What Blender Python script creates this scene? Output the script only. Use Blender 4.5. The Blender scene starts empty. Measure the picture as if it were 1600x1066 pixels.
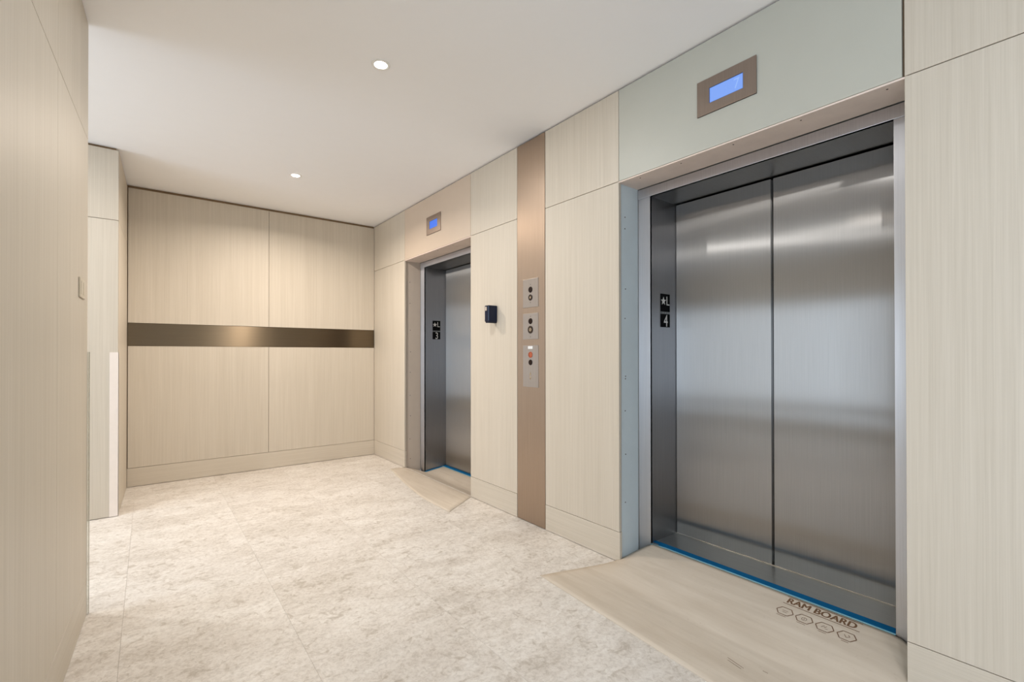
import bpy, bmesh, math, random
from mathutils import Vector, Matrix
random.seed(7)
S = bpy.context.scene
COL = S.collection
PI = math.pi

# ------------------------------------------------------------------ camera
CAM_H = 1.22
cam = bpy.data.cameras.new('camera')
cam.sensor_width = 36.0
cam.lens = 732.86 / 1600 * 36
cam.shift_y = (550.01 - 533.0) / 1600
cam.clip_start = 0.02
co = bpy.data.objects.new('camera', cam)
COL.objects.link(co)
co.matrix_world = (Matrix.Translation((0, 0, CAM_H)) @ Matrix.Rotation(-0.6595, 4, 'Z')
                   @ Matrix.Rotation(PI / 2 + 0.0047, 4, 'X') @ Matrix.Rotation(-0.0009, 4, 'Z'))
S.camera = co

# ------------------------------------------------------------------ dimensions (metres)
X = 2.180          # face of the panelled lift wall
H = 2.7805         # ceiling
ZS = 2.2327        # upper panel joint
ZB = 0.175         # baseboard top
D = 5.5559         # back wall face
Y1, Y2, Y3, Y4, Y5, Y6 = 4.6981, 3.3895, 2.7484, 2.4343, 1.7873, 0.4728
YF = -4.6          # wall behind the camera
XF = 2.375         # face of the lift frames
XD = 2.640         # face of the lift doors
LA = 0.0364        # left wall runs a little out of square
LX, LY = -0.2269, 2.9693
PX, PY = -0.1793, 4.6218   # corner of the far pillar

# ------------------------------------------------------------------ world, lights, exposure
w = bpy.data.worlds.new('world')
S.world = w
w.use_nodes = True
bg = w.node_tree.nodes['Background']
bg.inputs['Color'].default_value = (0.80, 0.88, 1.0, 1)
bg.inputs['Strength'].default_value = 0.5
S.view_settings.view_transform = 'Standard'
S.view_settings.look = 'None'
S.view_settings.gamma = 1.0
S.view_settings.use_curve_mapping = False
S.view_settings.exposure = -0.07
S.cycles.use_denoising = True
S.cycles.max_bounces = 10
S.cycles.diffuse_bounces = 6
S.cycles.glossy_bounces = 5
S.cycles.sample_clamp_indirect = 6.0
S.cycles.caustics_reflective = False
S.cycles.caustics_refractive = False


def area(name, loc, rot, sx, sy, watts, col):
    l = bpy.data.lights.new(name, 'AREA')
    l.shape = 'RECTANGLE'
    l.size, l.size_y = sx, sy
    l.energy = watts
    l.color = col
    o = bpy.data.objects.new(name, l)
    o.location = loc
    o.rotation_euler = rot
    COL.objects.link(o)
    return o


# daylight through the glazing of the side bay behind the photographer (window_1)
area('daylight', (-3.29, -1.85, 1.10), (0, -PI / 2, 0), 2.0, 4.6, 124, (0.80, 0.95, 1.11))
# and through the glazed end of the side passage on the left (window_2)
area('daylight_passage', (-3.29, 3.55, 1.30), (0, -PI / 2, 0), 2.2, 1.7, 48, (0.80, 0.94, 1.10))
DOWN_W = 17.0
DOWN_C = (1.0, 0.98, 0.945)

# ------------------------------------------------------------------ materials


def srgb(r, g, b):
    f = lambda c: ((c / 255 + 0.055) / 1.055) ** 2.4 if c > 10 else c / 255 / 12.92
    return (f(r), f(g), f(b), 1.0)


class NT:
    def __init__(self, name):
        self.m = bpy.data.materials.new(name)
        self.m.use_nodes = True
        self.t = self.m.node_tree
        self.p = self.t.nodes['Principled BSDF']

    def n(self, kind, **kw):
        nd = self.t.nodes.new(kind)
        for k, v in kw.items():
            if k.startswith('i_'):
                key = k[2:]
                key = int(key) if key.isdigit() else key.replace('_', ' ')
                nd.inputs[key].default_value = v
            else:
                setattr(nd, k, v)
        return nd

    def l(self, a, b):
        self.t.links.new(a, b)

    def pos(self, scale, shift_random=0.0, rotz=0.0):
        g = self.n('ShaderNodeNewGeometry')
        src = g.outputs['Position']
        if shift_random:
            oi = self.n('ShaderNodeObjectInfo')
            mul = self.n('ShaderNodeVectorMath', operation='SCALE')
            cmb = self.n('ShaderNodeCombineXYZ')
            self.l(oi.outputs['Random'], cmb.inputs[0])
            self.l(oi.outputs['Random'], cmb.inputs[1])
            self.l(oi.outputs['Random'], cmb.inputs[2])
            self.l(cmb.outputs[0], mul.inputs[0])
            mul.inputs['Scale'].default_value = shift_random
            ad = self.n('ShaderNodeVectorMath', operation='ADD')
            self.l(src, ad.inputs[0])
            self.l(mul.outputs[0], ad.inputs[1])
            src = ad.outputs[0]
        mp = self.n('ShaderNodeMapping')
        mp.inputs['Scale'].default_value = scale
        mp.inputs['Rotation'].default_value = (0, 0, rotz)
        self.l(src, mp.inputs['Vector'])
        return mp.outputs[0]

    def noise(self, vec, scale=1.0, detail=4, rough=0.55, dist=0.0):
        n = self.n('ShaderNodeTexNoise')
        n.inputs['Scale'].default_value = scale
        n.inputs['Detail'].default_value = detail
        n.inputs['Roughness'].default_value = rough
        n.inputs['Distortion'].default_value = dist
        self.l(vec, n.inputs['Vector'])
        return n.outputs['Fac']

    def ramp(self, fac, stops):
        r = self.n('ShaderNodeValToRGB')
        e = r.color_ramp.elements
        while len(e) < len(stops):
            e.new(0.5)
        for el, (p, c) in zip(e, stops):
            el.position = p
            el.color = c if len(c) == 4 else (*c, 1)
        self.l(fac, r.inputs[0])
        return r.outputs[0]

    def mix(self, fac, a, b, blend='MIX'):
        m = self.n('ShaderNodeMix', data_type='RGBA', blend_type=blend)
        for s, v in ((m.inputs[0], fac), (m.inputs[6], a), (m.inputs[7], b)):
            if hasattr(v, 'links'):
                self.l(v, s)
            else:
                s.default_value = v
        return m.outputs[2]

    def bump(self, h, strength, dist):
        b = self.n('ShaderNodeBump')
        b.inputs['Strength'].default_value = strength
        b.inputs['Distance'].default_value = dist
        self.l(h, b.inputs['Height'])
        self.l(b.outputs[0], self.p.inputs['Normal'])


def plain(name, col, rough=0.5, metal=0.0, spec=0.5, var=0.03):
    t = NT(name)
    f = t.noise(t.pos((9, 9, 9)), 1.0, 4)
    lo = tuple(c * (1 - var) for c in col[:3])
    hi = tuple(min(1, c * (1 + var)) for c in col[:3])
    t.l(t.ramp(f, [(0.3, lo), (0.7, hi)]), t.p.inputs['Base Color'])
    t.p.inputs['Roughness'].default_value = rough
    t.p.inputs['Metallic'].default_value = metal
    t.p.inputs['Specular IOR Level'].default_value = spec
    return t.m


def veneer(name, horizontal=False):
    t = NT(name)
    s1 = (2.5, 2.5, 280) if horizontal else (280, 280, 2.5)
    s2 = (1.0, 1.0, 95) if horizontal else (95, 95, 1.0)
    s3 = (0.25, 0.25, 7) if horizontal else (9, 9, 0.3)
    a = t.noise(t.pos(s1, 37), 1, 3, 0.6)
    b = t.noise(t.pos(s2, 37), 1, 4, 0.6)
    c = t.noise(t.pos(s3, 37), 1, 3)
    c1 = t.ramp(a, [(0.30, srgb(194, 185, 170)), (0.72, srgb(219, 211, 198))])
    c2 = t.ramp(b, [(0.30, srgb(193, 184, 169)), (0.72, srgb(220, 212, 199))])
    c3 = t.ramp(c, [(0.3, srgb(202, 193, 179)), (0.7, srgb(213, 205, 192))])
    m = t.mix(0.5, c1, c2)
    m = t.mix(0.35, m, c3)
    t.l(m, t.p.inputs['Base Color'])
    t.p.inputs['Roughness'].default_value = 0.48
    t.p.inputs['Specular IOR Level'].default_value = 0.35
    t.bump(a, 0.12, 0.001)
    return t.m


def brushed(name, col, rough, aniso, grain, grain_scale, var=0.06):
    """metal brushed along `grain`: reflections stay crisp along it and smear across it"""
    t = NT(name)
    f = t.noise(t.pos(grain_scale), 1, 3, 0.6)
    lo = tuple(c * (1 - var) for c in col[:3])
    hi = tuple(min(1, c * (1 + var)) for c in col[:3])
    g = t.n('ShaderNodeBsdfAnisotropic')
    t.l(t.ramp(f, [(0.3, lo), (0.7, hi)]), g.inputs['Color'])
    g.inputs['Roughness'].default_value = rough
    g.inputs['Anisotropy'].default_value = aniso
    c = t.n('ShaderNodeCombineXYZ')
    for i in range(3):
        c.inputs[i].default_value = grain[i]
    t.l(c.outputs[0], g.inputs['Tangent'])
    t.l(g.outputs[0], t.t.nodes['Material Output'].inputs['Surface'])
    return t.m


def emit(name, col, strength):
    t = NT(name)
    t.p.inputs['Base Color'].default_value = (0.02, 0.02, 0.03, 1)
    t.p.inputs['Emission Color'].default_value = col
    t.p.inputs['Emission Strength'].default_value = strength
    return t.m


def stone():
    t = NT('limestone')
    p = t.pos((1, 1, 1), 23, 0.45)
    big = t.noise(t.pos((1.0, 2.4, 1), 23, 0.45), 1.1, 5, 0.6, 0.8)
    mid = t.noise(t.pos((3.0, 6.0, 1), 23, 0.45), 1.5, 7, 0.68, 1.0)
    fine = t.noise(p, 52, 6, 0.75, 0.5)
    spot = t.noise(p, 18, 4, 0.6, 1.0)
    base = t.ramp(big, [(0.36, srgb(196, 188, 178)), (0.50, srgb(223, 217, 210)), (0.64, srgb(234, 231, 226))])
    midc = t.ramp(mid, [(0.36, srgb(184, 175, 165)), (0.50, srgb(223, 217, 210)), (0.64, srgb(244, 241, 237))])
    finec = t.ramp(fine, [(0.38, srgb(166, 158, 149)), (0.50, srgb(223, 217, 210)), (0.60, srgb(244, 242, 238))])
    m = t.mix(0.45, base, midc)
    m = t.mix(0.32, m, finec)
    sp = t.ramp(spot, [(0.56, (0, 0, 0)), (0.68, (0.55, 0.55, 0.55))])
    m = t.mix(sp, m, srgb(172, 161, 147))
    oi = t.n('ShaderNodeObjectInfo')
    tint = t.ramp(oi.outputs['Random'], [(0.0, (0.93, 0.92, 0.91)), (1.0, (1.0, 1.0, 1.0))])
    m = t.mix(1.0, m, tint, 'MULTIPLY')
    t.l(m, t.p.inputs['Base Color'])
    t.p.inputs['Roughness'].default_value = 0.42
    t.p.inputs['Specular IOR Level'].default_value = 0.35
    t.bump(fine, 0.06, 0.001)
    return t.m


def boardmat():
    t = NT('floor_board_paper')
    a = t.noise(t.pos((26, 2.2, 1), 5), 1, 5, 0.6, 0.5)
    b = t.noise(t.pos((5, 1.2, 1), 5), 1, 5, 0.6, 0.8)
    c = t.noise(t.pos((1, 1, 1)), 46, 4, 0.7)
    c1 = t.ramp(a, [(0.30, srgb(196, 184, 169)), (0.70, srgb(218, 209, 196))])
    c2 = t.ramp(b, [(0.30, srgb(193, 179, 161)), (0.70, srgb(222, 211, 196))])
    m = t.mix(0.5, c1, c2)
    m = t.mix(t.ramp(c, [(0.62, (0, 0, 0)), (0.8, (0.35, 0.35, 0.35))]), m, srgb(160, 140, 118))
    t.l(m, t.p.inputs['Base Color'])
    t.p.inputs['Roughness'].default_value = 0.6
    t.p.inputs['Specular IOR Level'].default_value = 0.3
    return t.m


M_WOOD = veneer('veneer_vertical')
M_WOODH = veneer('veneer_horizontal', True)
M_CEIL = plain('ceiling_paint', srgb(248, 249, 252), 0.8, var=0.008)
M_DARK = plain('joint_backing_paint', srgb(142, 118, 92), 0.9)
M_BLACK = plain('shaft_black', srgb(20, 20, 21), 0.9)
M_DRY = plain('drywall_grey', srgb(176, 178, 176), 0.75, var=0.02)
M_DRYCOOL = plain('drywall_cool_lit', srgb(210, 222, 228), 0.75, var=0.02)  # near reveal drywall with the cool daylight put into its colour
M_DRYWARM = plain('drywall_warm_lit', srgb(206, 194, 182), 0.75, var=0.02)  # far copy of the reveal drywall, warm light put into its colour
M_PLASTER = plain('plaster_pink', srgb(238, 222, 212), 0.8, var=0.04)
M_HEADG = plain('header_grey_green', srgb(190, 191, 182), 0.45, spec=0.5, var=0.01)
M_HEADWARM = plain('header_warm_lit', srgb(208, 192, 175), 0.45, spec=0.5, var=0.01)  # far header board, warm downlight put into its colour
M_WHITE = plain('white_wall_paint', srgb(225, 222, 216), 0.8, var=0.01)
M_STONE = stone()
M_GROUT = plain('grout', srgb(208, 197, 182), 0.9)
M_BOARD = boardmat()
M_INK = plain('brown_ink', srgb(112, 84, 60), 0.7)
M_TAPE = plain('blue_tape', srgb(0, 92, 142), 0.75, spec=0.2)
M_TAPEL = plain('light_blue_tape_edge', srgb(140, 196, 214), 0.5)
Z_, Y_, X_ = (0, 0, 1), (0, 1, 0), (1, 0, 0)
M_STEELV = brushed('brushed_steel_doors', srgb(180, 178, 176), 0.28, 0.85, Z_, (300, 300, 3), 0.05)
M_STEELF = brushed('brushed_steel_frame', srgb(218, 218, 222), 0.42, 0.6, Z_, (300, 300, 3), 0.05)
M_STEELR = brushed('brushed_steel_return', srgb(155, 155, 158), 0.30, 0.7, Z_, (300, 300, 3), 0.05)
M_STEELS = brushed('steel_soffit', srgb(150, 150, 150), 0.30, 0.5, X_, (3, 300, 3), 0.05)
M_SILL = brushed('steel_sill', srgb(168, 170, 168), 0.34, 0.2, X_, (200, 3, 3), 0.05)
M_BRONZEH = brushed('bronze_horizontal_grain', srgb(122, 109, 91), 0.36, 0.6, X_, (3, 3, 300), 0.05)
M_BRONZEV = brushed('bronze_strip', srgb(185, 165, 147), 0.50, 0.45, Z_, (300, 300, 3), 0.05)
M_BRFRAME = brushed('bronze_indicator_frame', srgb(160, 146, 136), 0.40, 0.4, Z_, (200, 200, 3), 0.05)
M_PLATE = brushed('brushed_steel_button_plate', srgb(188, 179, 172), 0.42, 0.5, Z_, (300, 300, 3), 0.05)
M_BTN = plain('dark_brown_button', srgb(30, 14, 9), 0.5, spec=0.2)
M_RING = plain('dark_bronze_ring', srgb(50, 36, 27), 0.5, 0.3)
M_CHROME = plain('chrome', srgb(220, 214, 204), 0.25, 1.0)
M_COPPER = plain('copper_red_button', srgb(200, 112, 84), 0.35, 0.5)
M_LAMPW = plain('white_plastic', srgb(236, 238, 240), 0.4)
M_SCREEN = emit('blue_screen_light', srgb(128, 170, 252), 0.95)
M_SCREEN2 = emit('blue_screen_deep', srgb(66, 128, 252), 0.9)
M_SCREENDIG = emit('screen_digit', srgb(150, 188, 255), 1.0)
M_SCREENEDGE = emit('screen_edge', srgb(70, 110, 190), 0.8)
M_SIGN = plain('black_sign', srgb(9, 10, 12), 0.7, spec=0.08)
M_SIGNW = plain('sign_white', srgb(214, 214, 212), 0.5)
M_BRAIL = plain('grey_tactile_strip', srgb(112, 116, 118), 0.45, 0.3)
M_NAVY = plain('navy_plastic', srgb(13, 25, 50), 0.35, spec=0.3)
M_NAVYL = plain('navy_plastic_light_edge', srgb(60, 84, 116), 0.35)
M_LABEL = plain('silver_label', srgb(196, 184, 172), 0.4)
M_GUARD = plain('white_vinyl_guard', srgb(240, 231, 224), 0.35)
M_CLEAR = plain('clear_vinyl_guard', srgb(246, 246, 240), 0.12)
M_CLEAR.node_tree.nodes['Principled BSDF'].inputs['Transmission Weight'].default_value = 0.85
M_CLEAR.node_tree.nodes['Principled BSDF'].inputs['IOR'].default_value = 1.08
M_SWITCH = plain('beige_switch_plate', srgb(206, 197, 180), 0.35)
M_SCREW = plain('screw_steel', srgb(92, 90, 88), 0.4, 0.7)
M_SCREWH = plain('dark_screw_hole', srgb(72, 58, 50), 0.8)
M_TRIM = plain('white_light_trim', srgb(240, 240, 238), 0.4)
M_LENS = emit('downlight_lens', (1, 0.95, 0.88, 1), 18)
M_ALU = plain('window_frame_dark', srgb(60, 62, 66), 0.4, 0.5)

# ------------------------------------------------------------------ mesh helpers


class MB:
    def __init__(self):
        self.b = bmesh.new()

    def box(self, x0, x1, y0, y1, z0, z1, bev=0.0):
        g = bmesh.ops.create_cube(self.b, size=1.0)
        vs = g['verts']
        for v in vs:
            v.co = Vector((x0 + (v.co.x + .5) * (x1 - x0), y0 + (v.co.y + .5) * (y1 - y0), z0 + (v.co.z + .5) * (z1 - z0)))
        if bev:
            es = list({e for v in vs for e in v.link_edges})
            bmesh.ops.bevel(self.b, geom=es, offset=bev, segments=2, affect='EDGES', profile=0.6)
        return self

    def cyl(self, c, axis, r, h, seg=20, r2=None):
        """cylinder from c along axis by h"""
        a = Vector(axis).normalized()
        q = a.to_track_quat('Z', 'Y').to_matrix().to_4x4()
        m = Matrix.Translation(Vector(c) + a * h / 2) @ q
        bmesh.ops.create_cone(self.b, cap_ends=True, segments=seg, radius1=r, radius2=r if r2 is None else r2, depth=h, matrix=m)
        return self

    def ring(self, c, axis, ro, ri, h, seg=24):
        a = Vector(axis).normalized()
        m = Matrix.Translation(Vector(c)) @ a.to_track_quat('Z', 'Y').to_matrix().to_4x4()
        prof = [(ri, 0), (ro, 0), (ro, h * .6), (ro - (ro - ri) * .25, h), (ri, h)]
        rows = []
        for i in range(seg):
            t = 2 * PI * i / seg
            rows.append([self.b.verts.new(m @ Vector((r * math.cos(t), r * math.sin(t), z))) for r, z in prof])
        n = len(prof)
        for i in range(seg):
            A, B = rows[i], rows[(i + 1) % seg]
            for j in range(n):
                self.b.faces.new((A[j], B[j], B[(j + 1) % n], A[(j + 1) % n]))
        return self

    def prism(self, pts, vec):
        """extrude a planar polygon pts by vec"""
        vec = Vector(vec)
        a = [self.b.verts.new(p) for p in pts]
        c = [self.b.verts.new(Vector(p) + vec) for p in pts]
        n = len(pts)
        self.b.faces.new(a[::-1])
        self.b.faces.new(c)
        for i in range(n):
            self.b.faces.new((a[i], a[(i + 1) % n], c[(i + 1) % n], c[i]))
        return self

    def build(self, name, mat, parent=None, smooth=False):
        bmesh.ops.recalc_face_normals(self.b, faces=self.b.faces[:])
        me = bpy.data.meshes.new(name)
        off = base_of(parent)
        if off is not None:
            bmesh.ops.transform(self.b, matrix=off.inverted(), verts=self.b.verts[:])
        self.b.to_mesh(me)
        self.b.free()
        me.materials.append(mat)
        if smooth:
            for p in me.polygons:
                p.use_smooth = True
        o = bpy.data.objects.new(name, me)
        COL.objects.link(o)
        if parent:
            o.parent = parent
        return o


def base_of(o):
    m = None
    while o is not None:
        k = o.matrix_basis.copy()
        m = k if m is None else k @ m
        o = o.parent
    return m


def tag(o, label=None, cat=None, group=None, kind=None):
    for k, v in (('label', label), ('category', cat), ('group', group), ('kind', kind)):
        if v:
            o[k] = v
    return o


def thing(name, loc, label, cat, group=None, rz=0.0):
    o = bpy.data.objects.new(name, None)
    o.empty_display_size = 0.1
    o.location = loc
    o.rotation_euler = (0, 0, rz)
    o.matrix_basis = Matrix.Translation(loc) @ Matrix.Rotation(rz, 4, 'Z')
    COL.objects.link(o)
    return tag(o, label, cat, group)


def text_mesh(body, size, sx=1.0, offset=0.0, extrude=0.0, shear=0.0):
    """list of verts/faces of a text, x right, y up, from the built-in font, left/bottom at the origin"""
    cu = bpy.data.curves.new('text', 'FONT')
    cu.body = body
    cu.size = size
    cu.offset = offset
    cu.extrude = extrude
    cu.shear = shear
    cu.resolution_u = 4
    ob = bpy.data.objects.new('text', cu)
    COL.objects.link(ob)
    dg = bpy.context.evaluated_depsgraph_get()
    me = bpy.data.meshes.new_from_object(ob.evaluated_get(dg))
    bpy.data.objects.remove(ob)
    bpy.data.curves.remove(cu)
    vs = [Vector((v.co.x * sx, v.co.y, v.co.z)) for v in me.vertices]
    fs = [tuple(p.vertices) for p in me.polygons]
    bpy.data.meshes.remove(me)
    x0 = min(v.x for v in vs)
    y0 = min(v.y for v in vs)
    vs = [v - Vector((x0, y0, 0)) for v in vs]
    return vs, fs, max(v.x for v in vs), max(v.y for v in vs)


def mesh_obj(name, vs, fs, mat, parent=None):
    off = base_of(parent)
    if off is not None:
        inv = off.inverted()
        vs = [inv @ Vector(v) for v in vs]
    me = bpy.data.meshes.new(name)
    me.from_pydata([tuple(v) for v in vs], [], fs)
    me.validate()
    me.update()
    me.materials.append(mat)
    o = bpy.data.objects.new(name, me)
    COL.objects.link(o)
    if parent:
        o.parent = parent
    return o


# ================================================================== FLOOR
floor = MB()
floor.box(-3.2, X + 0.02, YF, D + 0.2, -0.12, -0.006)
floor.box(X + 0.02, 2.80, Y6 + 0.01, Y5 + 0.02, -0.14, -0.02)
floor.box(X + 0.02, 2.80, Y2, Y1 + 0.02, -0.20, -0.10)
floor = tag(floor.build('floor', M_GROUT), 'pale cream limestone tile floor of the lift lobby', None, None, 'structure')
TX, TY = 0.605, 1.21
G = 0.0003
cache = {}


def tile_mesh(sx, sy):
    k = (round(sx, 3), round(sy, 3))
    if k not in cache:
        m = MB().box(0, sx, 0, sy, -0.006, 0, 0.0002)
        o = m.build('tile', M_STONE)
        cache[k] = o.data
        bpy.data.objects.remove(o)
    return cache[k]


ix = -6
for i in range(-6, 5):
    for j in range(-7, 4):
        x0, x1 = -0.09 + i * TX + G, -0.09 + (i + 1) * TX - G
        y0, y1 = 3.165 + (j - 1) * TY + G, 3.165 + j * TY - G
        x0, x1 = max(x0, -3.2), min(x1, X + 0.018)
        y0, y1 = max(y0, YF), min(y1, D)
        if x1 - x0 < 0.02 or y1 - y0 < 0.02:
            continue
        o = bpy.data.objects.new('tile', tile_mesh(x1 - x0, y1 - y0))
        o.location = (x0, y0, 0)
        COL.objects.link(o)
        o.parent = floor

# ================================================================== CEILING
ceil = MB().box(-3.2, 2.85, YF, D + 0.2, H, H + 0.12).build('ceiling', M_CEIL)
tag(ceil, 'smooth white plaster ceiling with recessed downlights', None, None, 'structure')

# ================================================================== RIGHT (LIFT) WALL
T = 0.019            # panel thickness
GAP = 0.0035
wr = MB()
for a, b in ((YF, Y6 - 0.012), (Y5 + 0.014, Y2 - 0.012), (Y1 + 0.014, D + 0.2)):
    wr.box(X + 0.022, 2.80, a, b, -0.05, H)
wr.box(X + 0.022, 2.80, Y6 - 0.012, Y5 + 0.014, ZS, H)
wr.box(X + 0.022, 2.80, Y2 - 0.012, Y1 + 0.014, ZS, H)
wr = tag(wr.build('wall_right', M_DRY), 'veneer panelled lift wall on the right', None, None, 'structure')
dk = MB()
for a, b in ((YF, Y6 - 0.003), (Y5 + 0.003, Y2 - 0.003), (Y1 + 0.003, D + 0.02)):
    dk.box(X + T, X + 0.0219, a, b, 0.004, H - 0.001)
dk.box(X + T, X + 0.0219, Y6 - 0.003, Y5 + 0.003, ZS + 0.003, H - 0.001)
dk.box(X + T, X + 0.0219, Y2 - 0.003, Y1 + 0.003, ZS + 0.003, H - 0.001)
dk.build('joint_backing', M_DARK, wr)


def rpanel(y0, y1, z0, z1, mat=M_WOOD, name='panel', label=None, gl=GAP / 2, gr=GAP / 2):
    o = MB().box(X, X + T, y0 + gl, y1 - gr, z0 + GAP / 2, z1 - GAP / 2, 0.0012).build(name, mat, wr)
    if label:
        o['label'] = label
    return o


ZT = H - 0.010
for a, b in ((Y1, D), (Y3, Y2), (Y5, Y4), (-0.75, Y6), (-1.97, -0.75), (-3.19, -1.97), (YF, -3.19)):
    if (a, b) == (Y3, Y2):
        pass
    rpanel(a, b, ZB, ZS)
    rpanel(a, b, ZS, ZT)
rpanel(Y2, Y1, ZS, ZT, M_HEADWARM, 'header_panel', 'plain header panel without wood grain, warm downlight put into its beige')
rpanel(Y6, Y5, ZS, ZT, M_HEADG, 'header_panel', 'plain grey-green header panel without wood grain', 0.006, GAP / 2)
br = None
for k, (a, b) in enumerate(((-0.75, Y6), (Y5, Y4), (Y3, Y2), (Y1, D), (-2.7, -0.75), (YF, -2.7))):
    e = 0.005 if (a == Y5 or a == Y1) else 0.0
    m = MB().box(X - 0.001, X + T, a + GAP / 2 - e, b - GAP / 2, 0.003, ZB - 0.001, 0.0015)
    if k == 0:
        br = tag(m.build('baseboard_right', M_WOODH), 'veneer baseboard with horizontal grain along the lift wall', None, None, 'structure')
    else:
        m.build('board', M_WOODH, br)

# drywall reveals and plaster soffits inside the lift openings
for (ya, yb, my, lab, far) in ((Y6, Y5, M_DRYCOOL, 'drywall reveal with screws, cool daylight put into its colour', False),
                               (Y2, Y1, M_DRYWARM, 'drywall reveal with screws, warm light put into its colour', True)):
    zl = -0.09 if far else 0.0
    rv = MB().box(X + 0.022, XF - 0.0045, yb + 0.010, yb + 0.0135, zl, ZS).build('reveal', my, wr)
    rv['label'] = lab
    if far:
        zz = (2.003, 1.773, 1.481, 1.245, 1.023, 0.773, 0.551, 0.300, 0.085)
    else:
        zz = (2.037, 1.968, 1.608, 1.432, 1.087, 1.072, 0.881, 0.622, 0.337)
    for z in zz:
        MB().cyl((X + 0.070 + random.uniform(-.004, .004), yb + 0.0102, z), (0, -1, 0), 0.0042, 0.0016, 12, 0.0034).build('screw', M_SCREW, rv)
    r2 = MB().box(X + 0.022, XF - 0.0045, ya - 0.0115, ya - 0.010, zl, ZS).build('reveal', my, wr)
    r2['label'] = lab
    sf = MB().box(X + 0.004, XF - 0.004, ya - 0.010, yb + 0.010, ZS - 0.006, ZS + 0.001).build('soffit', M_PLASTER, wr)
    sf['label'] = 'rough pinkish plaster soffit above the lift frame'
    n = 5
    for k in range(n):
        y = yb - 0.10 - k * (yb - ya - 0.2) / (n - 1) - random.uniform(0, 0.05)
        MB().cyl((X + 0.04, y, ZS - 0.0058), (0, 0, -1), 0.0042, 0.0014, 12, 0.003).build('screw', M_SCREWH, sf)

# ================================================================== LIFTS


def ramp_near(x, y):
    sm = lambda a, b, t: (lambda q: q * q * (3 - 2 * q))(min(1, max(0, (t - a) / (b - a))))
    sx = min(1, max(0, (x - 1.95) / .425))
    return .088 * sx * sm(1.85, 1.68, y) * sm(.37, .56, y)


def ramp_far(x, y):
    sx = min(1, max(0, (x - (X + 0.005)) / .19))
    up = min(1, max(0, (x - XF) / (XD - XF)))
    return -.062 * sx + .032 * up


def lift(ya, yb, label, group, zs, zbot, xs=XF + 0.004):
    """ya..yb is the opening in the panelling; the frame sits inside it"""
    yl, yr = yb + 0.010, ya - 0.010          # outer edges of the frame, far and near
    w = 0.086
    jl, jr = yl - w, yr + w
    yc = (jl + jr) / 2
    zh = 2.166
    t = thing('elevator', (XD, yc, zs), label, 'elevator', group)
    for y0, y1, yin in ((jl, yl, 1), (yr, jr, -1)):
        m = MB()
        m.box(XF, XF + 0.016, y0, y1, zbot, zh + 0.002, 0.0015)
        o = m.build('door_jamb', M_STEELF, t)
        r = MB()
        if yin == 1:
            r.box(XF + 0.0005, XD + 0.05, jl, jl + 0.012, zbot, zh + 0.002)
        else:
            r.box(XF + 0.0005, XD + 0.05, jr - 0.012, jr, zbot, zh + 0.002)
        r.build('jamb_return', M_STEELR, o)
    hd = MB().box(XF - 0.003, XF + 0.016, yr, yl, zh, ZS - 0.011, 0.0015).build('door_head', M_STEELF, t)
    MB().box(XF, XD + 0.05, jr - 0.012, jl + 0.012, zh, zh + 0.012).build('head_return', M_STEELS, hd)
    for a, b in ((yc + 0.007, jl - 0.004), (jr + 0.004, yc - 0.007)):
        MB().box(XD, XD + 0.03, a, b, zs + 0.0012, zh - 0.007, 0.001).build('door_leaf', M_STEELV, t)
    MB().box(xs, XD + 0.10, jr, jl, zs - 0.03, zs, 0.001).build('sill', M_SILL, t)
    MB().box(XD - 0.004, XD - 0.0005, jr + 0.001, jl - 0.001, zs, zs + 0.004, 0.0008).build('sill_highlight', M_CHROME, t)  # bright strip standing in for the highlight line at the foot of the doors
    MB().box(XD + 0.09, XD + 0.12, jr - 0.02, jl + 0.02, zs, zh + 0.03).build('shaft_backing', M_BLACK, t)  # black sheet added behind the door gap for the darkness of the shaft
    return t, jl, jr


ln, njl, njr = lift(Y6, Y5, 'near elevator with wide brushed steel double doors, floor sign 4', 'elevators in the right wall', 0.090, 0.0)
lf, fjl, fjr = lift(Y2, Y1, 'far elevator half hidden behind the veneer wall, floor sign 3', 'elevators in the right wall', -0.030, -0.09, XD - 0.012)


def star(cx, cz, y, r, ext):
    pts = []
    for k in range(10):
        a = PI / 2 + k * PI / 5
        rr = r if k % 2 == 0 else r * 0.42
        pts.append((cx + rr * math.cos(a), y, cz + rr * math.sin(a)))
    return MB().prism(pts, (0, -ext, 0))


def letter(ch, cx, z0, y, h, sx, name, parent, mat=M_SIGNW, off=0.0):
    vs, fs, wx, wy = text_mesh(ch, 0.1, sx, off)
    k = h / wy
    out = [Vector((cx - wx * k / 2 + v.x * k, y, z0 + v.y * k)) for v in vs]
    n = len(out)
    # thin solid
    out2 = [v + Vector((0, 0.0008, 0)) for v in out]
    return mesh_obj(name, out + out2, fs + [tuple(i + n for i in f[::-1]) for f in fs], mat, parent)


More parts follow.
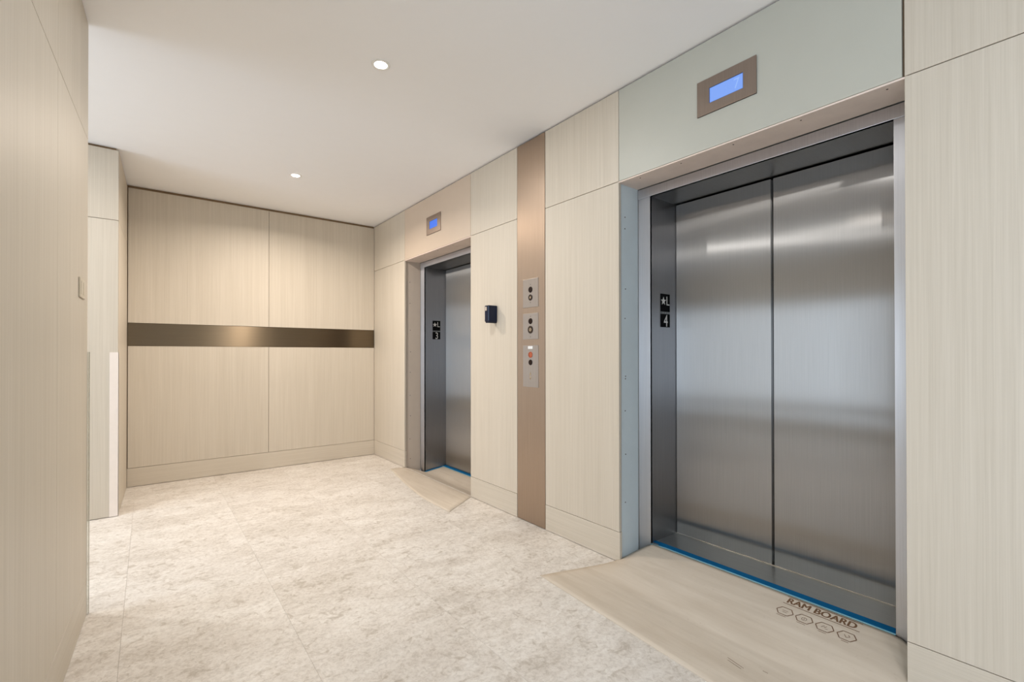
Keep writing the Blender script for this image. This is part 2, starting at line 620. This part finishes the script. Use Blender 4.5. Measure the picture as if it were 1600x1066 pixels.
def floor_sign(yj, num, label):
    t = thing('floor_sign', (2.523, yj - 0.002, 1.385), label, 'sign', 'tactile floor signs on the elevator jambs')
    x0, x1 = 2.476, 2.570
    y = yj
    MB().box(x0, x1, y - 0.004, y - 0.0003, 1.481, 1.590, 0.0012).build('upper_plate', M_SIGN, t)
    MB().box(x0 + 0.002, x1 - 0.002, y - 0.0025, y - 0.0003, 1.466, 1.481, 0.0008).build('tactile_strip', M_BRAIL, t)
    MB().box(x0, x1, y - 0.004, y - 0.0003, 1.385, 1.466, 0.0012).build('lower_plate', M_SIGN, t)
    star(2.502, 1.545, y - 0.0039, 0.027, 0.0012).build('star', M_SIGNW, t)
    letter('L', 2.549, 1.521, y - 0.0050, 0.054, 0.95, 'letter', t, off=0.0)
    letter(num, 2.525, 1.389, y - 0.0050, 0.072, 0.85, 'numeral', t)
    for k in range(6):
        MB().cyl((2.487 + k * 0.013, y - 0.0024, 1.4735), (0, -1, 0), 0.002, 0.0012, 8).build('dot', M_SIGNW if k % 2 else M_BRAIL, t)
    return t


floor_sign(njl, '4', 'black sign with star, letter L and number 4 on the near elevator jamb')
floor_sign(fjl, '3', 'black sign with star, letter L and number 3 on the far elevator jamb')

# ================================================================== BRONZE STRIP WITH CALL PLATES
strip = MB().box(X - 0.001, X + 0.0185, Y4 + 0.003, Y3 - 0.003, 0.004, H - 0.012, 0.0015).build('metal_strip', M_BRONZEV)
tag(strip, 'tall bronze metal strip from floor to ceiling holding the elevator call plates', 'metal panel')


def plate(z0, z1, label):
    t = thing('call_plate', (X - 0.001, 2.588, z0), label, 'call panel', 'steel call plates on the bronze strip')
    MB().box(X - 0.0055, X - 0.001, 2.505, 2.673, z0, z1, 0.0012).build('cover_plate', M_PLATE, t)
    return t


YP = 2.587
XB = X - 0.0055


def dsc(name, z, r, mat, t, h=0.004, y=YP):
    return MB().cyl((XB + 0.0005, y, z), (-1, 0, 0), r, h, 24, r * 0.9).build(name, mat, t)


def rng(name, z, ro, ri, mat, t):
    return MB().ring((XB + 0.0003, YP, z), (-1, 0, 0), ro, ri, 0.005).build(name, mat, t)


t = plate(1.557, 1.763, 'topmost steel call plate with one dark and one ringed button')
dsc('button', 1.684, 0.022, M_BTN, t)
rg = rng('button_ring', 1.628, 0.022, 0.010, M_RING, t)
dsc('button_centre', 1.628, 0.010, M_CHROME, rg, 0.003)
for z in (1.722, 1.592):
    dsc('screw', z, 0.0032, M_SCREW, t, 0.0015)
t = plate(1.326, 1.514, 'middle steel call plate with dark button above a keyhole ring')
dsc('button', 1.457, 0.022, M_BTN, t)
rg = rng('key_switch', 1.396, 0.028, 0.014, M_RING, t)
dsc('key_barrel', 1.396, 0.014, M_CHROME, rg, 0.004)
MB().box(XB - 0.0045, XB - 0.001, YP - 0.0015, YP + 0.0015, 1.389, 1.403).build('key_slot', M_BTN, rg)
for z in (1.492, 1.345):
    dsc('screw', z, 0.0032, M_SCREW, t, 0.0015)
t = plate(0.982, 1.283, 'lowest steel call plate with white label and copper-red button')
MB().box(XB - 0.003, XB + 0.0005, YP - 0.026, YP + 0.026, 1.257, 1.277, 0.001).build('white_label', M_LAMPW, t)
rg = rng('button_ring', 1.215, 0.022, 0.017, M_COPPER, t)
dsc('button_centre', 1.215, 0.017, M_COPPER, rg, 0.003)
dsc('button', 1.160, 0.021, M_BTN, t)
for z, s in ((1.080, 1), (1.045, -1)):
    MB().prism([(XB + 0.0003, YP - 0.012, z - 0.012 * s), (XB + 0.0003, YP + 0.012, z - 0.012 * s), (XB + 0.0003, YP, z + 0.014 * s)],
               (-0.0015, 0, 0)).build('arrow', M_CHROME, t)

# ================================================================== FLOOR INDICATORS


def indicator(y0, y1, z0, z1, sy0, sy1, sz0, sz1, scr, digit, label):
    t = thing('floor_indicator', (X, (y0 + y1) / 2, z0), label, 'display', 'blue floor displays above the elevators')
    m = MB()
    xa, xb = X - 0.006, X - 0.0002
    m.box(xa, xb, y0, sy0, z0, z1)
    m.box(xa, xb, sy1, y1, z0, z1)
    m.box(xa, xb, sy0, sy1, z0, sz0)
    m.box(xa, xb, sy0, sy1, sz1, z1)
    m.build('frame', M_BRFRAME, t)
    MB().box(X - 0.0035, X - 0.0005, sy0, sy1, sz0, sz1).build('screen_edge', M_SCREENEDGE, t)
    e = 0.003
    s = MB().box(X - 0.0042, X - 0.003, sy0 + e, sy1 - e, sz0 + e, sz1 - e).build('screen', scr, t)
    if digit:
        vs, fs, wx, wy = text_mesh(digit, 0.1, 0.9)
        k = (sz1 - sz0) * 0.62 / wy
        yc = sy0 + 0.030
        zc = sz0 + (sz1 - sz0) * 0.2
        out = [Vector((X - 0.0047, yc + wx * k / 2 - v.x * k, zc + v.y * k)) for v in vs]
        mesh_obj('numeral', out, fs, M_SCREENDIG, s)
    return t


indicator(0.996, 1.286, 2.403, 2.577, 1.056, 1.222, 2.452, 2.527, M_SCREEN, '7', 'large pale blue floor display above the near elevator')
indicator(3.905, 4.186, 2.393, 2.567, 3.968, 4.124, 2.444, 2.520, M_SCREEN2, '', 'small deep blue floor display above the far elevator')

# ================================================================== CARD READER
t = thing('card_reader', (X, 3.08, 1.469), 'dark navy card reader box on the veneer beside the far elevator', 'card reader')
MB().box(2.095, X - 0.0002, 3.000, 3.055, 1.474, 1.603, 0.006).build('body', M_NAVY, t)
MB().box(2.100, X - 0.0002, 3.006, 3.049, 1.466, 1.478, 0.002).build('slot', M_NAVY, t)
MB().box(2.0945, 2.0985, 2.9995, 3.0035, 1.482, 1.595).build('edge_strip', M_NAVYL, t)
MB().box(2.0935, 2.0955, 3.026, 3.046, 1.562, 1.592, 0.0005).build('sticker', M_LABEL, t)

# ================================================================== BACK WALL
wb = tag(MB().box(-3.3, 2.80, D + 0.024, D + 0.22, -0.1, H).build('wall_back', M_WHITE), 'veneer panelled wall at the end of the lobby', None, None, 'structure')
BX0, BX1 = -0.1547, X
MB().box(BX0 - 0.02, BX1, D + 0.0195, D + 0.0239, 0.0, H - 0.001).build('joint_backing', M_DARK, wb)
XS = 1.0173
for a, b in ((BX0 + 0.004, XS), (XS, BX1)):
    MB().box(a + GAP / 2, b - GAP / 2, D, D + T, 1.5107 + 0.002, H - 0.026, 0.0012).build('panel', M_WOOD, wb)
    MB().box(a + GAP / 2, b - GAP / 2, D, D + T, ZB, 1.2987 - 0.002, 0.0012).build('panel', M_WOOD, wb)
tag(MB().box(BX0 + 0.002, BX1 - 0.001, D - 0.0005, D + T, 0.003, ZB - 0.003, 0.0012).build('baseboard_back', M_WOODH),
    'veneer baseboard along the back wall', None, None, 'structure')
rail = MB().box(BX0 + 0.003, BX1 - 0.002, D + 0.004, D + T, 1.2990, 1.5104, 0.001).build('metal_band', M_BRONZEH)
tag(rail, 'wide bronze metal band running across the back wall at chest height', 'metal band')

# ================================================================== FAR PILLAR (left)
wl2 = MB().prism([(-3.3, PY + 0.02, -0.05), (PX - 0.019, PY + 0.02, -0.05), (BX0 - 0.019, D + 0.02, -0.05), (-3.3, D + 0.02, -0.05)], (0, 0, H + 0.05))
wl2 = tag(wl2.build('wall_left_far', M_DARK), 'veneer clad pillar wall at the far left', None, None, 'structure')
ZP = H - 0.018


def fpanel(x0, x1, z0, z1):
    MB().box(x0 + GAP / 2, x1 - GAP / 2, PY, PY + T, z0 + GAP / 2, z1 - GAP / 2, 0.0012).build('panel', M_WOOD, wl2)


for a, b in ((-1.36, PX), (-2.56, -1.36)):
    fpanel(a, b if b == PX else b, 0.003, ZS)
    fpanel(a, b, ZS, ZP)
ang = math.atan2(BX0 - PX, D - PY)
for z0, z1 in ((0.003, ZS), (ZS, ZP)):
    q0, q1 = Vector((PX, PY + 0.0, 0)), Vector((BX0, D, 0))
    dirv = (q1 - q0).normalized()
    nrm = Vector((-dirv.y, dirv.x, 0))
    a = q0 + dirv * 0.0195
    b = q1 - dirv * 0.003
    MB().prism([(a.x, a.y, z0 + GAP / 2), (b.x, b.y, z0 + GAP / 2), (b.x + nrm.x * T, b.y + nrm.y * T, z0 + GAP / 2), (a.x + nrm.x * T, a.y + nrm.y * T, z0 + GAP / 2)],
               (0, 0, z1 - z0 - GAP)).build('panel', M_WOOD, wl2)

# ================================================================== LEFT WALL (slightly out of square)
WL = bpy.data.objects.new('wall_left', None)
COL.objects.link(WL)
COL.objects.unlink(WL)
bpy.data.objects.remove(WL)
ROT = Matrix.Translation((LX, LY, 0)) @ Matrix.Rotation(-LA, 4, 'Z')


def lbuild(mb, name, mat, parent=None):
    bmesh.ops.transform(mb.b, matrix=ROT, verts=mb.b.verts[:])
    return mb.build(name, mat, parent)


LEN = 1.918
wl = tag(lbuild(MB().box(-0.16, -0.0215, -LEN, -0.0005, 0.0, H), 'wall_left', M_WHITE), 'veneer panelled wall beside the camera on the left', None, None, 'structure')
lbuild(MB().box(-0.0214, -0.0195, -LEN, -0.002, 0.0, H - 0.001), 'joint_backing', M_DARK, wl)
uj = -(LY - 2.2724) / math.cos(LA)
uu = [0.0015, uj, -LEN]
for k in range(2):
    b, a = uu[k], uu[k + 1]
    lbuild(MB().box(-T, 0, a + 0.001, b - 0.001, ZB + 0.002, ZS - 0.0015, 0.001), 'panel', M_WOOD, wl)
    lbuild(MB().box(-T, 0, a + 0.001, b - 0.001, ZS + 0.0015, H - 0.004, 0.001), 'panel', M_WOOD, wl)
tag(lbuild(MB().box(-T, 0.0005, -LEN, 0.001, 0.003, ZB, 0.001), 'baseboard_left', M_WOODH), 'veneer baseboard along the left wall', None, None, 'structure')
sw = thing('switch_plate', ROT @ Vector((0, -0.19, 1.468)), 'flat beige switch plate near the end of the left wall', 'switch')
lbuild(MB().box(0.0004, 0.006, -0.259, -0.115, 1.468, 1.552, 0.0015), 'plate', M_SWITCH, sw)
for k in range(2):
    lbuild(MB().box(0.0055, 0.0075, -0.235 + k * 0.062, -0.202 + k * 0.062, 1.482, 1.538, 0.001), 'rocker', M_SWITCH, sw)

# ================================================================== CORNER GUARDS
g = MB()
g.box(PX - 0.050, PX + 0.003, PY - 0.003, PY - 0.0002, 0.004, 1.236)
g.box(PX + 0.0005, PX + 0.003, PY - 0.003, PY + 0.022, 0.004, 1.236)
tag(g.build('corner_guard', M_GUARD), 'white corner guard on the edge of the far left pillar', 'corner guard', 'corner guards on wall ends')
g = MB()
g.box(-0.050, 0.009, 0.0008, 0.004, 0.004, 1.232)
g.box(0.0062, 0.009, -0.004, 0.004, 0.004, 1.232)
tag(lbuild(g, 'corner_guard', M_CLEAR), 'thin clear plastic corner guard on the end of the left wall beside the camera', 'corner guard', 'corner guards on wall ends')

# ================================================================== UNSEEN SHELL (behind the camera and the side passage)
wf = MB()
wf.box(-3.32, -3.2, LY - 0.6, 2.68, 0, H)
wf.box(-3.32, -3.2, 4.42, D, 0, H)
wf.box(-3.32, -3.2, 2.68, 4.42, 2.42, H)
wf.box(-3.32, -3.2, 2.68, 4.42, 0, 0.18)
tag(wf.build('wall_left_passage', M_WHITE), 'end wall of the side passage', None, None, 'structure')
fr = MB()
for c, d in ((0.18, 0.23), (2.37, 2.42)):
    fr.box(-3.27, -3.21, 2.68, 4.42, c, d)
for y in (2.71, 3.55, 4.39):
    fr.box(-3.27, -3.21, y - 0.03, y + 0.03, 0.18, 2.42)
tag(fr.build('window_2', M_ALU), 'dark framed glazing at the end of the side passage', None, None, 'structure')
tag(MB().box(-3.2, LX - 0.155, LY - 0.6, LY - 0.45, 0, H).build('wall_left_return', M_WHITE), 'side passage near wall', None, None, 'structure')
tag(MB().box(-3.2, 2.80, YF - 0.12, YF, 0, H).build('wall_front', M_WHITE), 'plain wall behind the camera', None, None, 'structure')
tag(MB().box(-3.2, -0.46, 1.06, 1.18, 0, H).build('wall_left_bay', M_WHITE), 'plain wall closing the window bay', None, None, 'structure')
wf = MB()
wf.box(-3.32, -3.2, YF, -4.18, 0, H)
wf.box(-3.32, -3.2, 0.48, 1.18, 0, H)
wf.box(-3.32, -3.2, -4.18, 0.48, 2.10, H)
wf.box(-3.32, -3.2, -4.18, 0.48, 0, 0.10)
tag(wf.build('wall_left_window', M_WHITE), 'wall with the glazing of the side bay', None, None, 'structure')
fr = MB()
for c, d in ((0.10, 0.14), (0.29, 0.40), (2.06, 2.10)):
    fr.box(-3.27, -3.21, -4.18, 0.48, c, d)
for y in (-4.15, -3.02, -1.85, -0.68, 0.45):
    fr.box(-3.27, -3.21, y - 0.03, y + 0.03, 0.10, 2.10)
tag(fr.build('window_1', M_ALU), 'dark framed glazing of the side bay', None, None, 'structure')

# ================================================================== FLOOR PROTECTION BOARDS


def sheet(name, poly_rows, hfun, label, group):
    """poly_rows: list of rows, each a list of (x, y) points of the top surface"""
    vs, fs = [], []
    n = len(poly_rows[0])
    for r in poly_rows:
        for x, y in r:
            vs.append((x, y, hfun(x, y) + 0.0030))
    N = len(vs)
    for x, y, z in list(vs):
        vs.append((x, y, z - 0.0026))
    R_ = len(poly_rows)
    for i in range(R_ - 1):
        for j in range(n - 1):
            a, b, c, d = i * n + j, i * n + j + 1, (i + 1) * n + j + 1, (i + 1) * n + j
            fs.append((a, b, c, d))
            fs.append((a + N, d + N, c + N, b + N))
    rim = [j for j in range(n)] + [i * n + n - 1 for i in range(1, R_)] + [(R_ - 1) * n + j for j in range(n - 2, -1, -1)] + [i * n for i in range(R_ - 2, 0, -1)]
    for k in range(len(rim)):
        a, b = rim[k], rim[(k + 1) % len(rim)]
        fs.append((b, a, a + N, b + N))
    o = mesh_obj(name, vs, fs, M_BOARD)
    bm = bmesh.new()
    bm.from_mesh(o.data)
    bmesh.ops.recalc_face_normals(bm, faces=bm.faces[:])
    bm.to_mesh(o.data)
    bm.free()
    for p in o.data.polygons:
        p.use_smooth = abs(p.normal.z) > 0.5
    return tag(o, label, 'floor board', group)


def lerp(a, b, t):
    return a + (b - a) * t


rows = []
NX, NY = 26, 40
ya, yb = Y6 - 0.008, Y5 + 0.008
for i in range(NX + 1):
    s = i / NX
    r = []
    for j in range(NY + 1):
        q = j / NY
        if s < 0.62:
            # in the lobby, from the outer edge to the wall line; edges a little askew
            k = s / 0.62
            xo = lerp(1.60, 1.705, q)
            x = lerp(xo, X - 0.004, k)
            y = lerp(lerp(0.20, ya, k), lerp(1.95, 1.80, k), q)
            if k > 0.97:
                y = lerp(ya, yb, q)
        else:
            k = (s - 0.62) / 0.38
            x = lerp(X - 0.004, XF - 0.003, k)
            y = lerp(ya, yb, q)
        r.append((x, y))
    rows.append(r)
bn = sheet('floor_board', rows, ramp_near, 'tan protection board with printed lettering sloping up to the near elevator', 'protection boards at the elevator thresholds')

rows = []
for i in range(21):
    s = i / 20
    r = []
    for j in range(25):
        q = j / 24
        if s < 0.5:
            k = s / 0.5
            xo = lerp(1.835, 2.03, max(0, (q - 0.25) / 0.75) ** 1.3)
            x = lerp(xo, X - 0.004, k)
            y = lerp(lerp(3.16, Y2 - 0.008, k), lerp(4.72, Y1 + 0.008, k), q)
        elif s < 0.75:
            k = (s - 0.5) / 0.25
            x = lerp(X - 0.004, XF - 0.003, k)
            y = lerp(Y2 - 0.008, Y1 + 0.008, q)
        else:
            k = (s - 0.75) / 0.25
            x = lerp(XF, XD - 0.014, k)
            y = lerp(fjr + 0.004, fjl - 0.004, q)
        r.append((x, y))
    rows.append(r)
sheet('floor_board', rows, ramp_far, 'plain tan protection board at the threshold of the far elevator', 'protection boards at the elevator thresholds')


# printed lettering on the near board (flat print lying on the sloping board)
def on_board(u, v):
    """u to the reader's right (-y), v up (+x)"""
    x, y = v, -u
    return Vector((x, y, ramp_near(x, y) + 0.0036))


vs, fs, wx, wy = text_mesh('RAM BOARD', 0.1, 1.0, 0.0)
kx, ky = 0.264 / wx, 0.036 / wy
av, af = [], []
for du, dv in ((0, 0), (0.0018, 0), (0.0036, 0), (0.0018, 0.0012)):   # heavy print: overlaid strokes
    n = len(av)
    av += [on_board(-0.935 + v.x * kx + du, 2.3165 + v.y * ky + dv) + Vector((0, 0, 0.00002 * n / 400)) for v in vs]
    af += [tuple(i + n for i in f) for f in fs]
mesh_obj('printed_lettering', av, af, M_INK, bn)
pv, pf = [], []


def seg(p, q, wd):
    p, q = Vector(p), Vector(q)
    d = (q - p).normalized()
    nn = Vector((-d.y, d.x)) * wd / 2
    n = 6
    b = len(pv)
    for i in range(n + 1):
        c = p.lerp(q, i / n)
        pv.append(on_board(c.x + nn.x, c.y + nn.y))
        pv.append(on_board(c.x - nn.x, c.y - nn.y))
    for i in range(n):
        pf.append((b + 2 * i, b + 2 * i + 1, b + 2 * i + 3, b + 2 * i + 2))


seg((-0.945, 2.3605), (-0.654, 2.3605), 0.0036)
seg((-0.945, 2.3085), (-0.652, 2.3085), 0.0036)
mesh_obj('printed_rule', pv, pf, M_INK, bn)
for k, yc in enumerate((0.916, 0.838, 0.760, 0.681)):
    pv, pf = [], []
    hw, hh = 0.034, 0.024
    P = [(-hw, 0), (-hw * .55, hh), (hw * .55, hh), (hw, 0), (hw * .55, -hh), (-hw * .55, -hh)]
    P = [(-yc + a, 2.255 + b) for a, b in P]
    for i in range(6):
        seg(P[i], P[(i + 1) % 6], 0.0038)
    # small pictogram strokes
    c = (-yc, 2.255)
    if k == 0:
        seg((c[0] - .012, c[1] + .004), (c[0] + .012, c[1] + .004), .0022)
        seg((c[0] - .008, c[1] - .006), (c[0] + .010, c[1] - .006), .0022)
    elif k == 1:
        for i in range(8):
            a, b = 2 * PI * i / 8, 2 * PI * (i + 1) / 8
            seg((c[0] + .010 * math.cos(a), c[1] + .010 * math.sin(a)), (c[0] + .010 * math.cos(b), c[1] + .010 * math.sin(b)), .002)
        seg((c[0], c[1] - .005), (c[0], c[1] + .006), .002)
    elif k == 2:
        seg((c[0] - .012, c[1] - .004), (c[0] - .003, c[1] + .010), .0022)
        seg((c[0] - .001, c[1] - .002), (c[0] + .006, c[1] + .009), .0022)
        seg((c[0] + .003, c[1] - .008), (c[0] + .013, c[1] - .006), .0022)
    else:
        seg((c[0] - .010, c[1] + .006), (c[0], c[1] - .008), .0022)
        seg((c[0], c[1] - .008), (c[0] + .011, c[1] + .002), .0022)
        seg((c[0] + .011, c[1] + .002), (c[0] + .003, c[1] + .010), .0022)
    seg((c[0] - .022 + .004 * k, 2.221), (c[0] + .016, 2.221), .0026)
    mesh_obj('printed_badge', pv, pf, M_INK, bn)

pv, pf = [], []
for p, q in (((-.961, 1.837), (-.890, 1.822)), ((-.953, 1.822), (-.894, 1.811)), ((-.838, 1.866), (-.819, 1.866))):
    seg(p, q, 0.0022)
mesh_obj('printed_line', pv, pf, M_INK, bn)

# ================================================================== BLUE TAPE


def tape(name, pts_a, pts_b, label):
    """strip between two polylines"""
    t = thing(name, Vector(pts_a[0]), label, 'tape', 'blue tape at the elevator thresholds')
    n = len(pts_a)
    th = Vector((0, 0, 0.0012))
    A = [Vector(p) for p in pts_a]
    B = [Vector(p) for p in pts_b]

    def strip_(P, Q, nm, mat, lift):
        vs = [p + Vector((0, 0, lift)) for p in P] + [q + Vector((0, 0, lift)) for q in Q]
        vs += [v - th for v in vs]
        fs = []
        for i in range(n - 1):
            fs.append((i, i + 1, n + i + 1, n + i))
            fs.append((2 * n + i, 3 * n + i, 3 * n + i + 1, 2 * n + i + 1))
            fs.append((i, 2 * n + i, 2 * n + i + 1, i + 1))
            fs.append((n + i, n + i + 1, 3 * n + i + 1, 3 * n + i))
        mesh_obj(nm, vs, fs, mat, t)
    E_ = [a.lerp(b, 0.16) for a, b in zip(A, B)]
    strip_(E_, B, 'tape_strip', M_TAPE, 0.0)
    strip_(A, E_, 'tape_edge', M_TAPEL, 0.0)
    return t


ys = [lerp(njl, njr, i / 12) for i in range(13)]
tape('floor_tape', [(XF - 0.004, y, ramp_near(XF, y) + 0.0046) for y in ys], [(XF + 0.046, y, 0.0955) for y in ys],
     'wide blue tape strip along the sill of the near elevator')
ys = [lerp(fjl - 0.004, fjr + 0.004, i / 10) for i in range(11)]
xs_ = [lerp(XF + 0.002, XD - 0.046, i / 10) for i in range(11)]
tape('floor_tape', [(x, fjl - 0.030, ramp_far(x, 0) + 0.0062) for x in xs_], [(x, fjl - 0.0015, ramp_far(x, 0) + 0.0070) for x in xs_],
     'short dark blue tape strip along the left jamb of the far elevator')
tape('floor_tape', [(XD - 0.045, y, ramp_far(XD - 0.045, y) + 0.006) for y in ys], [(XD - 0.004, y, -0.0225) for y in ys],
     'narrow dark blue tape strip at the door of the far elevator')

# ================================================================== DOWNLIGHTS


def downlight(x, y, label=None, k=1.0, c=DOWN_C, spread=180):
    t = thing('recessed_downlight', (x, y, H), label, 'ceiling light', 'recessed downlights in the ceiling')
    MB().ring((x, y, H + 0.0005), (0, 0, -1), 0.050, 0.034, 0.004, 32).build('trim_ring', M_TRIM, t, True)
    MB().cyl((x, y, H - 0.0003), (0, 0, -1), 0.0345, 0.0022, 28).build('lens', M_LENS, t)
    l = bpy.data.lights.new('downlight_lamp', 'AREA')
    l.shape = 'DISK'
    l.size = 0.07
    l.energy = DOWN_W * k
    l.color = c
    l.spread = math.radians(spread)
    o = bpy.data.objects.new('downlight_lamp', l)
    o.location = (0, 0, -0.008)
    COL.objects.link(o)
    o.parent = t
    return t


downlight(0.986, 2.423, 'larger round recessed downlight nearest the camera in the ceiling')
downlight(1.011, 4.379, 'smaller round recessed downlight towards the back wall', 2.2, (1.0, 0.865, 0.73), 160)
downlight(0.75, -0.60, 'round recessed downlight behind the camera, out of the photograph', 0.45)
downlight(-1.25, -0.90, 'round recessed downlight added out of view to lighten the window bay floor', 1.3)  # unseen lamp, added to brighten the bay floor that the doors reflect
downlight(-1.10, 3.85, 'round recessed downlight in the side passage, out of the photograph')
